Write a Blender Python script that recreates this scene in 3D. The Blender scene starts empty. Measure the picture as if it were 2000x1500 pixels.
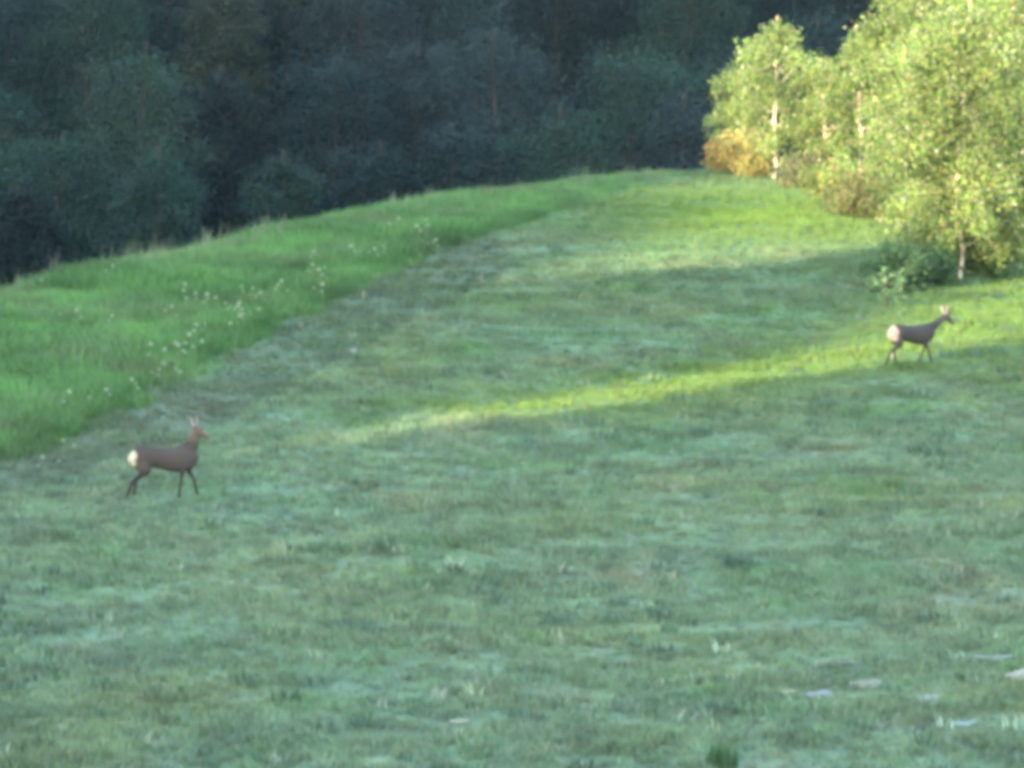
import bpy, bmesh, math, random
import numpy as np
from mathutils import Vector, Matrix

R = math.radians
scene = bpy.context.scene
COL = scene.collection

# ------------------------------------------------------------------ camera
PITCH = .07                                  # looking slightly down across the dip
FPX = 10811.                                 # long lens: pixels of a 2000 wide picture per unit slope
CAM_Z = 10.4
cam_d = bpy.data.cameras.new('camera')
cam_d.sensor_width = 36
cam_d.lens = 36 * FPX / 2000
cam_d.clip_start = 1
cam_d.clip_end = 4000
cam = bpy.data.objects.new('camera', cam_d)
cam.location = (0, 0, CAM_Z)
cam.rotation_euler = (math.pi / 2 - PITCH, 0, 0)
COL.objects.link(cam)
scene.camera = cam

# ------------------------------------------------------------------ sky, sun, exposure
SUN_AZ = R(30)                               # light travels to the right and away
TAN_EL = .13
SUN_EL = math.atan(TAN_EL)
SKY = .15
SUN = 2.0
EXPOSURE = 4.12
HAZE = .000045

world = bpy.data.worlds.new('World')
scene.world = world
world.use_nodes = True
nt = world.node_tree
sky = nt.nodes.new('ShaderNodeTexSky')
sky.sky_type = 'NISHITA'
sky.sun_disc = False
sky.sun_elevation = SUN_EL
sky.sun_rotation = R(210)
nt.links.new(sky.outputs[0], nt.nodes['Background'].inputs[0])
nt.nodes['Background'].inputs[1].default_value = SKY

sun_d = bpy.data.lights.new('sun', 'SUN')
sun_d.energy = SUN
sun_d.angle = R(.5)
sun_d.color = (1, .84, .58)
sun = bpy.data.objects.new('sun', sun_d)
sdir = Vector((math.sin(SUN_AZ), math.cos(SUN_AZ), -TAN_EL))
sun.rotation_euler = sdir.to_track_quat('-Z', 'Y').to_euler()
sun.location = (-40, -60, 60)
COL.objects.link(sun)

vs = scene.view_settings
vs.view_transform = 'Standard'
vs.look = 'None'
vs.gamma = 1
vs.use_curve_mapping = False
vs.exposure = EXPOSURE
scene.render.engine = 'CYCLES'
cy = scene.cycles
cy.max_bounces = 5
cy.diffuse_bounces = 3
cy.transmission_bounces = 3
cy.transparent_max_bounces = 4
cy.volume_bounces = 0
cy.use_denoising = True
cy.pixel_filter_type = 'BLACKMAN_HARRIS'
cy.filter_width = 5.0                        # the soft picture of a small far-zoomed camera

# ------------------------------------------------------------------ helpers
rng = np.random.default_rng(11)
random.seed(5)

def noise2(x, y, seed=0, oct=3):
    """cheap smooth value made of rotated sines"""
    r = np.random.default_rng(seed)
    v = 0
    amp, fr = 1., 1.
    for o in range(oct):
        for k in range(4):
            a = r.uniform(0, 2 * math.pi); p = r.uniform(0, 9)
            v = v + amp * .5 * np.sin((x * math.cos(a) + y * math.sin(a)) * fr + p)
        amp *= .55; fr *= 2.1
    return v

# ridge line: pixel rows of the photograph's brow, turned into ground points
_b = dict(x=-.03, y=.0376)
def _plane_hit(px, py):
    u = (px - 1000) / FPX; t = (750 - py) / FPX
    dx, dy, dz = u, math.cos(PITCH) + t * math.sin(PITCH), -math.sin(PITCH) + t * math.cos(PITCH)
    k = -CAM_Z / (dz - _b['x'] * dx - _b['y'] * dy)
    return dx * k, dy * k
_rp = [_plane_hit(a, b) for a, b in [(0, 572), (200, 517), (400, 466), (700, 424), (900, 384), (1100, 338), (1400, 326), (1700, 300), (2000, 285)]]
_rc = np.polyfit([p[0] for p in _rp], [p[1] for p in _rp], 2)
def ridge_y(x):
    xc = np.clip(x, -14, 14)
    return np.polyval(_rc, xc) + (x - xc) * .9 - 3.0

def ground_z(x, y):
    x = np.asarray(x, float); y = np.asarray(y, float)
    z = _b['x'] * x + _b['y'] * np.minimum(y, 400)
    z = z + .045 * noise2(x * .55, y * .4, 3, 3) * np.clip((y - 30) / 20, 0, 1)
    t = np.maximum(y - ridge_y(x), 0)
    z = z - np.where(t < 8, .022 * t * t, .022 * 64 + .352 * (t - 8))
    f = -7.4 + .42 * (y - 196)
    f = np.where(y > 330, -7.4 + .42 * 134 + .12 * (y - 330), f)
    f = f + .35 * noise2(x * .1, y * .1, 8, 3)
    valley = np.full_like(f, -8.5)
    f = np.where(y > 150, f, -60.)
    k = 1.5
    m = np.maximum(z, valley)
    a = np.maximum(m, f)
    return a + k * np.log1p(np.exp(-np.abs(m - f) / k)) * (np.abs(m - f) < 12) * (y > 165)

def ray(px, py):
    u = (px - 1000) / FPX; t = (750 - py) / FPX
    return np.array([u, math.cos(PITCH) + t * math.sin(PITCH), -math.sin(PITCH) + t * math.cos(PITCH)])
_ts = np.arange(40, 420, .1)
def at(px, py):
    """ground point seen at a pixel of the 2000 x 1500 photograph"""
    r = ray(px, py)
    gx, gy, gz = r[0] * _ts, r[1] * _ts, CAM_Z + r[2] * _ts
    h = gz - ground_z(gx, gy)
    i = int(np.argmax(h <= 0)) if (h <= 0).any() else len(_ts) - 1
    return Vector((gx[i], gy[i], float(ground_z(gx[i], gy[i]))))
def at_depth(px, py, d):
    r = ray(px, py); k = d / r[1]
    return Vector((r[0] * k, d, CAM_Z + r[2] * k))
def ppm(d):
    return FPX / d                            # photo pixels per metre

def in_poly(x, y, poly):
    poly = np.array(poly, float); r = np.zeros(np.shape(x), bool); n = len(poly)
    for i in range(n):
        x1, y1 = poly[i]; x2, y2 = poly[(i + 1) % n]
        c = ((y1 > y) != (y2 > y))
        r ^= c & (x < (x2 - x1) * (y - y1) / (y2 - y1 + 1e-12) + x1)
    return r

def mesh_np(name, verts, faces, tint=None, mat=None, smooth=False):
    """faces: (n,k) int array, all with k corners; tint: per vertex rgb"""
    me = bpy.data.meshes.new(name)
    verts = np.asarray(verts, np.float32); faces = np.asarray(faces, np.int32)
    n, k = faces.shape
    me.vertices.add(len(verts)); me.vertices.foreach_set('co', verts.ravel())
    me.loops.add(n * k); me.loops.foreach_set('vertex_index', faces.ravel())
    me.polygons.add(n)
    me.polygons.foreach_set('loop_start', np.arange(0, n * k, k, dtype=np.int32))
    me.polygons.foreach_set('loop_total', np.full(n, k, np.int32))
    if smooth: me.polygons.foreach_set('use_smooth', np.ones(n, bool))
    me.update(calc_edges=True)
    if tint is not None:
        a = me.attributes.new('tint', 'FLOAT_COLOR', 'POINT')
        t = np.ones((len(verts), 4), np.float32); t[:, :3] = tint
        a.data.foreach_set('color', t.ravel())
    if mat: me.materials.append(mat)
    return me

def link(name, me, parent=None, loc=(0, 0, 0)):
    o = bpy.data.objects.new(name, me)
    o.location = loc
    COL.objects.link(o)
    if parent is not None: o.parent = parent
    return o
def tag(o, label=None, cat=None, group=None, kind=None):
    if label: o['label'] = label
    if cat: o['category'] = cat
    if group: o['group'] = group
    if kind: o['kind'] = kind
    return o
def thing(name, loc, label, cat, group=None, rz=0., scale=1.):
    o = bpy.data.objects.new(name, None)
    o.empty_display_size = .2
    o.location = loc; o.rotation_euler = (0, 0, rz); o.scale = (scale,) * 3
    COL.objects.link(o)
    return tag(o, label, cat, group)

class NT:
    def __init__(s, mat):
        s.m = mat; s.t = mat.node_tree
        s.bsdf = s.t.nodes.get('Principled BSDF'); s.out = s.t.nodes.get('Material Output')
    def n(s, kind, **kw):
        nd = s.t.nodes.new(kind)
        for k, v in kw.items():
            if k in nd.bl_rna.properties: setattr(nd, k, v)
            else: nd.inputs[k].default_value = v
        return nd
    def l(s, a, b): s.t.links.new(a, b)
def new_mat(name, col=(.5, .5, .5), rough=.9, spec=.2):
    m = bpy.data.materials.new(name); m.use_nodes = True
    b = m.node_tree.nodes['Principled BSDF']
    b.inputs['Base Color'].default_value = (*col, 1)
    b.inputs['Roughness'].default_value = rough
    b.inputs['Specular IOR Level'].default_value = spec
    return m

def leaf_material(name, trans=.35, obj_var=.12, attr='GEOMETRY'):
    """leaf colour comes from the tint attribute, varied a little per object"""
    m = new_mat(name, rough=.6, spec=.25); t = NT(m)
    a = t.n('ShaderNodeAttribute', attribute_name='tint', attribute_type=attr)
    oi = t.n('ShaderNodeObjectInfo')
    mr = t.n('ShaderNodeMapRange'); mr.inputs['To Min'].default_value = 1 - obj_var; mr.inputs['To Max'].default_value = 1 + obj_var
    t.l(oi.outputs['Random'], mr.inputs['Value'])
    hv = t.n('ShaderNodeHueSaturation')
    t.l(a.outputs['Color'], hv.inputs['Color']); t.l(mr.outputs[0], hv.inputs['Value'])
    t.l(hv.outputs[0], t.bsdf.inputs['Base Color'])
    tr = t.n('ShaderNodeBsdfTranslucent'); t.l(hv.outputs[0], tr.inputs['Color'])
    mx = t.n('ShaderNodeMixShader'); mx.inputs[0].default_value = trans
    t.l(t.bsdf.outputs[0], mx.inputs[1]); t.l(tr.outputs[0], mx.inputs[2]); t.l(mx.outputs[0], t.out.inputs['Surface'])
    return m

def tint_material(name, rough=.85, noise=0., scale=8.):
    m = new_mat(name, rough=rough, spec=.15); t = NT(m)
    a = t.n('ShaderNodeAttribute', attribute_name='tint')
    if noise:
        tc = t.n('ShaderNodeTexCoord'); nz = t.n('ShaderNodeTexNoise', Scale=scale, Detail=5.)
        t.l(tc.outputs['Object'], nz.inputs['Vector'])
        mr = t.n('ShaderNodeMapRange'); mr.inputs['To Min'].default_value = 1 - noise; mr.inputs['To Max'].default_value = 1 + noise
        t.l(nz.outputs[0], mr.inputs['Value'])
        hv = t.n('ShaderNodeHueSaturation'); t.l(a.outputs['Color'], hv.inputs['Color']); t.l(mr.outputs[0], hv.inputs['Value'])
        t.l(hv.outputs[0], t.bsdf.inputs['Base Color'])
        bp = t.n('ShaderNodeBump', Strength=.4, Distance=.02); t.l(nz.outputs[0], bp.inputs['Height']); t.l(bp.outputs[0], t.bsdf.inputs['Normal'])
    else:
        t.l(a.outputs['Color'], t.bsdf.inputs['Base Color'])
    return m

# ------------------------------------------------------------------ meadow zones (mowing edges, in ground coordinates)
def ground_poly(pts): return [tuple(at(a, b)[:2]) for a, b in pts]
EDGE = [(-60, 935), (0, 912), (130, 860), (250, 800), (370, 738), (480, 682), (640, 600), (720, 560), (800, 518), (880, 482), (960, 455), (1060, 426), (1180, 396), (1330, 350)]
EDGE_W = ground_poly(EDGE)
SWATH = EDGE_W + [(EDGE_W[-1][0] + 2, EDGE_W[-1][1] + 20), (-20, 190), (-30, 60), EDGE_W[0]]
STRIP = EDGE_W[:11] + ground_poly([(1010, 505), (960, 560), (860, 605), (700, 692), (560, 765), (430, 835), (300, 890), (150, 935), (-60, 985)])
STRIP_FAR = ground_poly([(900, 455), (1060, 405), (1180, 372), (1260, 372), (1160, 420), (1050, 450), (940, 520)])

SUN_STREAK = ground_poly([(950, 800), (1250, 765), (1500, 725), (1750, 690), (1980, 600), (2100, 560)])  # course of the sunlit streak, where sun colour is painted on
def seg_dist(x, y, line):
    d = np.full(np.shape(x), 1e9)
    for (x1, y1), (x2, y2) in zip(line[:-1], line[1:]):
        vx, vy = x2 - x1, y2 - y1; L = vx * vx + vy * vy
        t = np.clip(((x - x1) * vx + (y - y1) * vy) / L, 0, 1)
        d = np.minimum(d, np.hypot(x - x1 - t * vx, y - y1 - t * vy))
    return d

def in_swath(x, y):
    k = .2
    return in_poly(x + k * noise2(x * 2.2, y * 1.1, 71, 3) * .6, y + 1.5 * k * noise2(x * 1.8, y * 1.2, 72, 3), SWATH)
C_SHORT = np.array((.106, .155, .088))       # cropped, greyish aftermath
C_OLIVE = np.array((.125, .150, .060))
C_BLUE = np.array((.092, .146, .094))
C_LUSH = np.array((.060, .138, .036))
C_STRAW = np.array((.175, .155, .095))
C_STRIP = np.array((.062, .070, .046))
def meadow_colour(x, y):
    """colour of the sward: lush, olive, bluish, strawy patches, plus painted edge shade and sunlight"""
    x = np.asarray(x, float); y = np.asarray(y, float)
    n1 = noise2(x * .55, y * .38, 21, 4); n2 = noise2(x * 1.5, y * .9, 22, 4); n3 = noise2(x * .9, y * .5, 23, 4); n4 = noise2(x * 3.2, y * 2., 24, 3)
    w = lambda v, lo, hi: np.clip((v - lo) / (hi - lo), 0, 1)[..., None]
    c = np.broadcast_to(C_SHORT, x.shape + (3,)).copy()
    c = c + (C_OLIVE - c) * w(n1, .0, 1.8) * .55
    c = c + (C_BLUE - c) * w(n3, .1, 1.7) * .5
    c = c + (C_LUSH * 1.1 - c) * w(n2, .5, 2.2) * .4
    c = c + (C_STRAW - c) * w(-n2 - .3 * n1, .7, 2.3) * .4
    n5 = noise2(x * 8., y * 4.5, 25, 3); n6 = noise2(x * 2.3, y * 1.5, 26, 3)
    c = c * (1 + .12 * np.clip(n4, -1.5, 1.5)[..., None] + .10 * np.clip(n5, -1.5, 1.5)[..., None])
    c = c * (1 - .38 * w(n5 + .8 * n6, 1.7, 3.0))
    sw = in_swath(x, y)[..., None]; st = in_poly(x, y, STRIP)[..., None] & ~sw
    lush = C_LUSH * (1 + .16 * n2[..., None] + .12 * n1[..., None] + .10 * n4[..., None])
    lush = lush + (np.array((.095, .140, .060)) - lush) * w(n1 - .5 * n2, .1, 1.8) * .6 + np.array((.022, .0, .012)) * w(n3, 0., 2.)
    edge_shade = np.exp(-(seg_dist(x, y, EDGE_W[:12]) / .8) ** 2)[..., None]
    lush = lush * (1 - .28 * edge_shade)  # shade at the foot of the cut edge, painted into the grass
    strip = C_STRIP * (1 + .12 * n2[..., None]) + np.array((-.015, .012, .0)) * w(n1, -.2, 1.2)
    stw = np.where(in_poly(x, y, STRIP)[..., None], .6, .3) * np.clip((3.2 - x) / 4, .3, 1)[..., None]
    c = np.where(st, c * (1 - stw) + strip * stw, c)
    lw = np.clip((9.5 - x) / 9., .35, 1)[..., None]
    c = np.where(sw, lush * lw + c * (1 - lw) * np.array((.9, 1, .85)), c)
    # fresh yellow-green with sunlight painted in, over the lit wedge and streak
    fx, fy = at(1450, 420)[:2]
    fr = np.exp(-(((x - fx) / 4.8) ** 2 + ((y - fy) / 9.5) ** 2))[..., None]
    c = np.where(sw, c, c + (np.array((.094, .150, .020)) - c) * fr * .95)
    fr = np.exp(-(seg_dist(x, y, SUN_STREAK) / (1.7 + .16 * np.clip(x, 0, 12))) ** 2)[..., None]
    c = np.where(sw, c, c + (np.array((.095, .145, .026)) - c) * fr * .85)  # sun colour painted along the streak
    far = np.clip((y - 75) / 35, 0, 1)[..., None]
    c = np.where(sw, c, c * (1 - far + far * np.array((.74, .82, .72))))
    return np.clip(c, .02, .5)

# ------------------------------------------------------------------ ground sheet
def axis(fine0, fine1, step, far0, far1, grow=1.18):
    a = list(np.arange(fine0, fine1 + 1e-6, step))
    s, v = step, fine1
    while v < far1: s *= grow; v += s; a.append(v)
    s, v, b = step, fine0, []
    while v > far0: s *= grow; v -= s; b.append(v)
    return np.array(b[::-1] + a)
gx = axis(-18, 20, .22, -900, 900); gy = axis(52, 172, .3, -420, 1500)
GX, GY = np.meshgrid(gx, gy)
GZ = ground_z(GX, GY)
nx, ny = len(gx), len(gy)
idx = np.arange(nx * ny).reshape(ny, nx)
fc = np.stack([idx[:-1, :-1], idx[:-1, 1:], idx[1:, 1:], idx[1:, :-1]], -1).reshape(-1, 4)
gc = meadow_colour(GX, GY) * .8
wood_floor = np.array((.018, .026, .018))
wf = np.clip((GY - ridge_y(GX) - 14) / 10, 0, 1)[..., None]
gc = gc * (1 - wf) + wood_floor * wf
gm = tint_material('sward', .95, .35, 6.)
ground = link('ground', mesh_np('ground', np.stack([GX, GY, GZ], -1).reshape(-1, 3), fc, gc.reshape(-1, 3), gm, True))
tag(ground, 'sloping meadow ground of short grass rising to the right', kind='structure')

# ------------------------------------------------------------------ unseen sun blocker added behind the camera, crest shaped to cut the light patches
HH = [(-320, 46), (-140, 46), (-110, 43), (-95, 38), (-86, 32), (-80, 25), (-76, 18), (-73, 15.2), (-71, 13.2), (-69, 11.75), (-68, 11.25), (-66, 11.0), (-65, 10.6), (-64, 10.1), (-63, 9.75), (-62, 9.4), (-61, 8.95), (-60, 8.3),
      (-59.2, 7.8), (-58.2, 7.5), (-57.1, 7.6), (-56.3, 10.1), (-54, 10.0), (-51.6, 9.3), (-50.4, 7.6), (-49, 6.6), (-48, 6.15), (-47.1, 5.7), (-46.5, 3.2), (-45.95, 2.45), (-45.4, 2.95), (-44.95, 5.6), (-44.5, 6.7), (-43.3, 6.3),
      (-40, 6.0), (-30, 6.0), (-10, 7), (40, 12), (200, 18)]
SC = -30.
def blocker_z(h, s):
    top = np.interp(h, [a for a, b in HH], [b for a, b in HH]) + CAM_Z - SC * TAN_EL
    hi = top + 6
    front = 20 + .85 * np.clip(hi - 16, 0, 60)
    t = np.where(s > SC, (s - SC) / front, (SC - s) / (110 + 0 * h))
    prof = np.where(s > SC, np.clip(1 - t, 0, 1) ** 1.2, np.clip(1 - t * t, 0, 1))
    return -6 + hi * prof
ha = np.concatenate([np.arange(-320, -80, 4.), np.arange(-80, -38, .25), np.arange(-38, 201, 4.)])
sa = np.concatenate([np.arange(-145, -42, 6.), np.arange(-42, -20, 1.), np.arange(-20, 50, 4.)])
HA, SA = np.meshgrid(ha, sa)
HZ = blocker_z(HA, SA)
hx = HA * math.cos(SUN_AZ) + SA * math.sin(SUN_AZ); hy = -HA * math.sin(SUN_AZ) + SA * math.cos(SUN_AZ)
hidx = np.arange(HA.size).reshape(HA.shape)
hf = np.stack([hidx[:-1, :-1], hidx[:-1, 1:], hidx[1:, 1:], hidx[1:, :-1]], -1).reshape(-1, 4)
ht = np.broadcast_to(np.array((.05, .085, .035)), (HA.size, 3))
hill = link('hill', mesh_np('hill', np.stack([hx, hy, HZ], -1).reshape(-1, 3), hf, ht, gm, True))
tag(hill, 'unseen grassy mound added behind the viewer to block the low sun and shape its patches', kind='structure')

# ------------------------------------------------------------------ grass, scattered as real tufts
def tuft_mesh(name, n, hgt, spread, wid, lean, seed, mat, seedheads=False):
    r = np.random.default_rng(seed)
    V, F = [], []
    for i in range(n):
        a = r.uniform(0, 6.283); d = spread * math.sqrt(r.uniform())
        bx, by = d * math.cos(a), d * math.sin(a)
        b = r.uniform(0, 6.283); L = hgt * r.uniform(.55, 1.15); ln = lean * r.uniform(.2, 1) * L
        wx, wy = -math.sin(b) * wid / 2, math.cos(b) * wid / 2
        dx, dy = math.cos(b) * ln, math.sin(b) * ln
        k = len(V)
        V += [(bx - wx, by - wy, -.02), (bx + wx, by + wy, -.02), (bx + dx * .4 + wx * .8, by + dy * .4 + wy * .8, L * .62), (bx + dx * .4 - wx * .8, by + dy * .4 - wy * .8, L * .62),
              (bx + dx + wx * .15, by + dy + wy * .15, L), (bx + dx - wx * .15, by + dy - wy * .15, L)]
        F += [(k, k + 1, k + 2, k + 3), (k + 3, k + 2, k + 4, k + 5)]
    return mesh_np(name, V, F, None, mat)

grass_mat = leaf_material('grass_blades', .3, .0, 'INSTANCER')

def scatter(name, pts, tints, scales, tufts, label):
    """one stuff object: points of a mesh carry tufts by geometry nodes"""
    n = len(pts)
    me = bpy.data.meshes.new(name)
    me.vertices.add(n); me.vertices.foreach_set('co', np.asarray(pts, np.float32).ravel())
    t = np.ones((n, 4), np.float32); t[:, :3] = tints
    me.attributes.new('tint', 'FLOAT_COLOR', 'POINT').data.foreach_set('color', t.ravel())
    me.attributes.new('size', 'FLOAT', 'POINT').data.foreach_set('value', np.asarray(scales, np.float32))
    me.attributes.new('turn', 'FLOAT', 'POINT').data.foreach_set('value', rng.uniform(0, 6.283, n).astype(np.float32))
    me.attributes.new('pick', 'INT', 'POINT').data.foreach_set('value', rng.integers(0, len(tufts), n).astype(np.int32))
    o = link(name, me)
    tag(o, label, 'grass', kind='stuff')
    ng = bpy.data.node_groups.new(name, 'GeometryNodeTree')
    ng.interface.new_socket('Geometry', in_out='INPUT', socket_type='NodeSocketGeometry')
    ng.interface.new_socket('Geometry', in_out='OUTPUT', socket_type='NodeSocketGeometry')
    N = ng.nodes.new; L = ng.links.new
    gi, go = N('NodeGroupInput'), N('NodeGroupOutput')
    m2p = N('GeometryNodeMeshToPoints'); iop = N('GeometryNodeInstanceOnPoints')
    g2i = N('GeometryNodeGeometryToInstance')
    for tm in reversed(tufts):
        mo = bpy.data.objects.new(name + '_source', tm)      # not linked: only a source of geometry
        oi = N('GeometryNodeObjectInfo'); oi.inputs['Object'].default_value = mo
        L(oi.outputs['Geometry'], g2i.inputs[0])
    def attr(nm, ty):
        a = N('GeometryNodeInputNamedAttribute'); a.data_type = ty; a.inputs[0].default_value = nm
        return [s for s in a.outputs if s.enabled and s.name == 'Attribute'][0]
    cx = N('ShaderNodeCombineXYZ'); L(attr('turn', 'FLOAT'), cx.inputs[2])
    L(gi.outputs[0], m2p.inputs[0]); L(m2p.outputs[0], iop.inputs['Points'])
    L(g2i.outputs[0], iop.inputs['Instance']); iop.inputs['Pick Instance'].default_value = True
    L(attr('pick', 'INT'), iop.inputs['Instance Index'])
    L(cx.outputs[0], iop.inputs['Rotation']); L(attr('size', 'FLOAT'), iop.inputs['Scale'])
    L(iop.outputs[0], go.inputs[0])
    o.modifiers.new('scatter', 'NODES').node_group = ng
    return o

def scatter_area(y0, y1, density, margin=1.5):
    """random ground points inside the wedge of land around the view"""
    ys, xs = [], []
    for a in np.arange(y0, y1, 2.):
        half = .0955 * (a + 2) + margin
        n = int(2 * half * 2 * density(a))
        ys.append(rng.uniform(a, a + 2, n)); xs.append(rng.uniform(-half, half, n))
    return np.concatenate(xs), np.concatenate(ys)

short_tufts = [tuft_mesh('short_tuft', 13, .085, .10, .011, .8, s, grass_mat) for s in range(4)]
x, y = scatter_area(54, 168, lambda d: 75 * min(1, (75 / d) ** 1.1))
rug = .7 * noise2(x * 1.1, y * .8, 41, 3) + .6 * noise2(x * 3.5, y * 2.5, 42, 2) + np.clip(noise2(x * 8., y * 4.5, 25, 3) + .8 * noise2(x * 2.3, y * 1.5, 26, 3) - 1.4, 0, 1.5)
sw = in_swath(x, y); st = in_poly(x, y, STRIP) | in_poly(x, y, STRIP_FAR)
keep = ~sw & (y < ridge_y(x) + 8)
x, y, st, rug = x[keep], y[keep], st[keep], rug[keep]
sc_ = np.clip(.95 + .28 * rug, .5, 1.9) * rng.uniform(.75, 1.3, len(x)) * np.where(st, .85, 1)
tn = meadow_colour(x, y) * rng.uniform(.72, 1.3, (len(x), 1)) * (1 + rng.normal(0, .06, (len(x), 3)))
scatter('meadow_grass', np.stack([x, y, ground_z(x, y)], -1), np.clip(tn, .01, .6), sc_, short_tufts, 'short greyish green meadow grass over the whole near slope')

tall_tufts = [tuft_mesh('tall_tuft', 17, .27, .18, .014, .9, 20 + s, grass_mat) for s in range(4)]
x, y = scatter_area(72, 168, lambda d: 62 * min(1, (85 / d) ** 1.0))
keep = in_swath(x, y) & (y < ridge_y(x) + 6)
x, y = x[keep], y[keep]
rug = noise2(x * .7, y * .5, 43, 3)
fade = np.clip((7.5 - x) / 8., .3, 1)        # the uncut grass thins out to the right along the brow
sc_ = np.clip(.95 + .22 * rug, .5, 1.6) * rng.uniform(.6, 1.25, len(x)) * fade * (.55 + .45 * np.clip(seg_dist(x, y, EDGE_W) / .5, 0, 1))
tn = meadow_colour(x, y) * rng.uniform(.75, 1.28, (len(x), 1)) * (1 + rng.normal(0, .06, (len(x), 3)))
scatter('tall_grass', np.stack([x, y, ground_z(x, y)], -1), np.clip(tn, .01, .6), sc_, tall_tufts, 'tall uncut lush green grass along the brow at left')

weed_tufts = [tuft_mesh('weed_tuft', 8, .6, .22, .016, .6, 40 + s, grass_mat) for s in range(3)]
n = 900
x = rng.uniform(-13, 4.5, n); y = ridge_y(x) + rng.uniform(-1.5, 4.5, n)
cl = noise2(x * 1.6, y * .1, 51, 3)
keep = cl > rng.uniform(-.9, 1.8, n) + np.clip(x / 3, 0, 2)
x, y = x[keep], y[keep]
tn = np.array((.085, .12, .062)) * rng.uniform(.6, 1.5, (len(x), 1)) + np.array((.05, .03, .03)) * rng.uniform(0, 1, (len(x), 1))
scatter('ridge_weeds', np.stack([x, y, ground_z(x, y)], -1), tn, rng.uniform(.4, 1.2, len(x)) * rng.uniform(.6, 1, len(x)), weed_tufts, 'ragged pale fringe of tall weeds standing on the brow against the wood')

stalk_tufts = [tuft_mesh('stalk_tuft', 6, .12, .09, .02, .9, 60 + s, grass_mat) for s in range(3)]
x, y = scatter_area(55, 125, lambda d: 2.6 * min(1, 75 / d))
cl = noise2(x * 1.2, y * .8, 55, 3) + .9 * np.exp(-(((x - 4.2) / 2.5) ** 2 + ((y - 63) / 4) ** 2))
keep = ~in_swath(x, y) & (cl > rng.uniform(-.6, 2.4, len(x)))
x, y = x[keep], y[keep]
tn = np.array((.20, .235, .165)) * (1 - .35 * np.clip((y - 72) / 15, 0, 1))[:, None] * rng.uniform(.6, 1.45, (len(x), 1)) * (1 + rng.normal(0, .06, (len(x), 3)))
scatter('dry_stalks', np.stack([x, y, ground_z(x, y)], -1), np.clip(tn, .02, .5), rng.uniform(.5, 1.5, len(x)), stalk_tufts, 'pale dry stalks and clover heads speckling the near grass')
dock_tufts = [tuft_mesh('dock_tuft', 16, .14, .14, .03, .7, 80 + s, grass_mat) for s in range(3)]
x, y = scatter_area(55, 125, lambda d: 1.5 * min(1, 75 / d))
keep = ~in_swath(x, y) & (noise2(x * .9, y * .6, 56, 3) > rng.uniform(-1., 2., len(x)))
x, y = x[keep], y[keep]
tn = np.array((.062, .104, .064)) * rng.uniform(.7, 1.4, (len(x), 1))
scatter('weed_rosettes', np.stack([x, y, ground_z(x, y)], -1), tn, rng.uniform(.5, 1.4, len(x)), dock_tufts, 'small dark weed rosettes speckling the near grass')

# ------------------------------------------------------------------ trees
def tube(pts, rads, sides=7):
    pts = np.array(pts, float); V, F = [], []
    n = len(pts)
    for i in range(n):
        d = pts[min(i + 1, n - 1)] - pts[max(i - 1, 0)]; d /= np.linalg.norm(d) + 1e-9
        u = np.cross(d, (1, 0, 0) if abs(d[0]) < .8 else (0, 1, 0)); u /= np.linalg.norm(u); v = np.cross(d, u)
        for k in range(sides):
            a = 6.2832 * k / sides
            V.append(pts[i] + rads[i] * (math.cos(a) * u + math.sin(a) * v))
        if i:
            o = (i - 1) * sides
            for k in range(sides):
                F.append((o + k, o + (k + 1) % sides, o + sides + (k + 1) % sides, o + sides + k))
    return np.array(V), np.array(F)
def join(parts):
    V, F, o = [], [], 0
    for v, f in parts:
        V.append(v); F.append(f + o); o += len(v)
    return np.concatenate(V), np.concatenate(F)

def leaf_cards(pos, size, r, palette, weights, up=.3, vary=.3):
    """small kite shaped leaf sprays at given points"""
    n = len(pos)
    d = r.normal(size=(n, 3)); d[:, 2] -= up; d /= np.linalg.norm(d, axis=1)[:, None]
    e = np.cross(d, r.normal(size=(n, 3))); e /= np.linalg.norm(e, axis=1)[:, None]
    L = size * r.uniform(.6, 1.35, n)[:, None]
    a, b = d * L * .5, e * L * .34
    V = np.stack([pos - a, pos - a * .1 + b, pos + a, pos - a * .1 - b], 1).reshape(-1, 3)
    F = np.arange(4 * n).reshape(n, 4)
    c = np.array(palette)[r.choice(len(palette), n, p=np.array(weights) / sum(weights))] * r.uniform(1 - vary, 1 + vary, (n, 1))
    return V, F, np.repeat(c, 4, 0)

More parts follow.
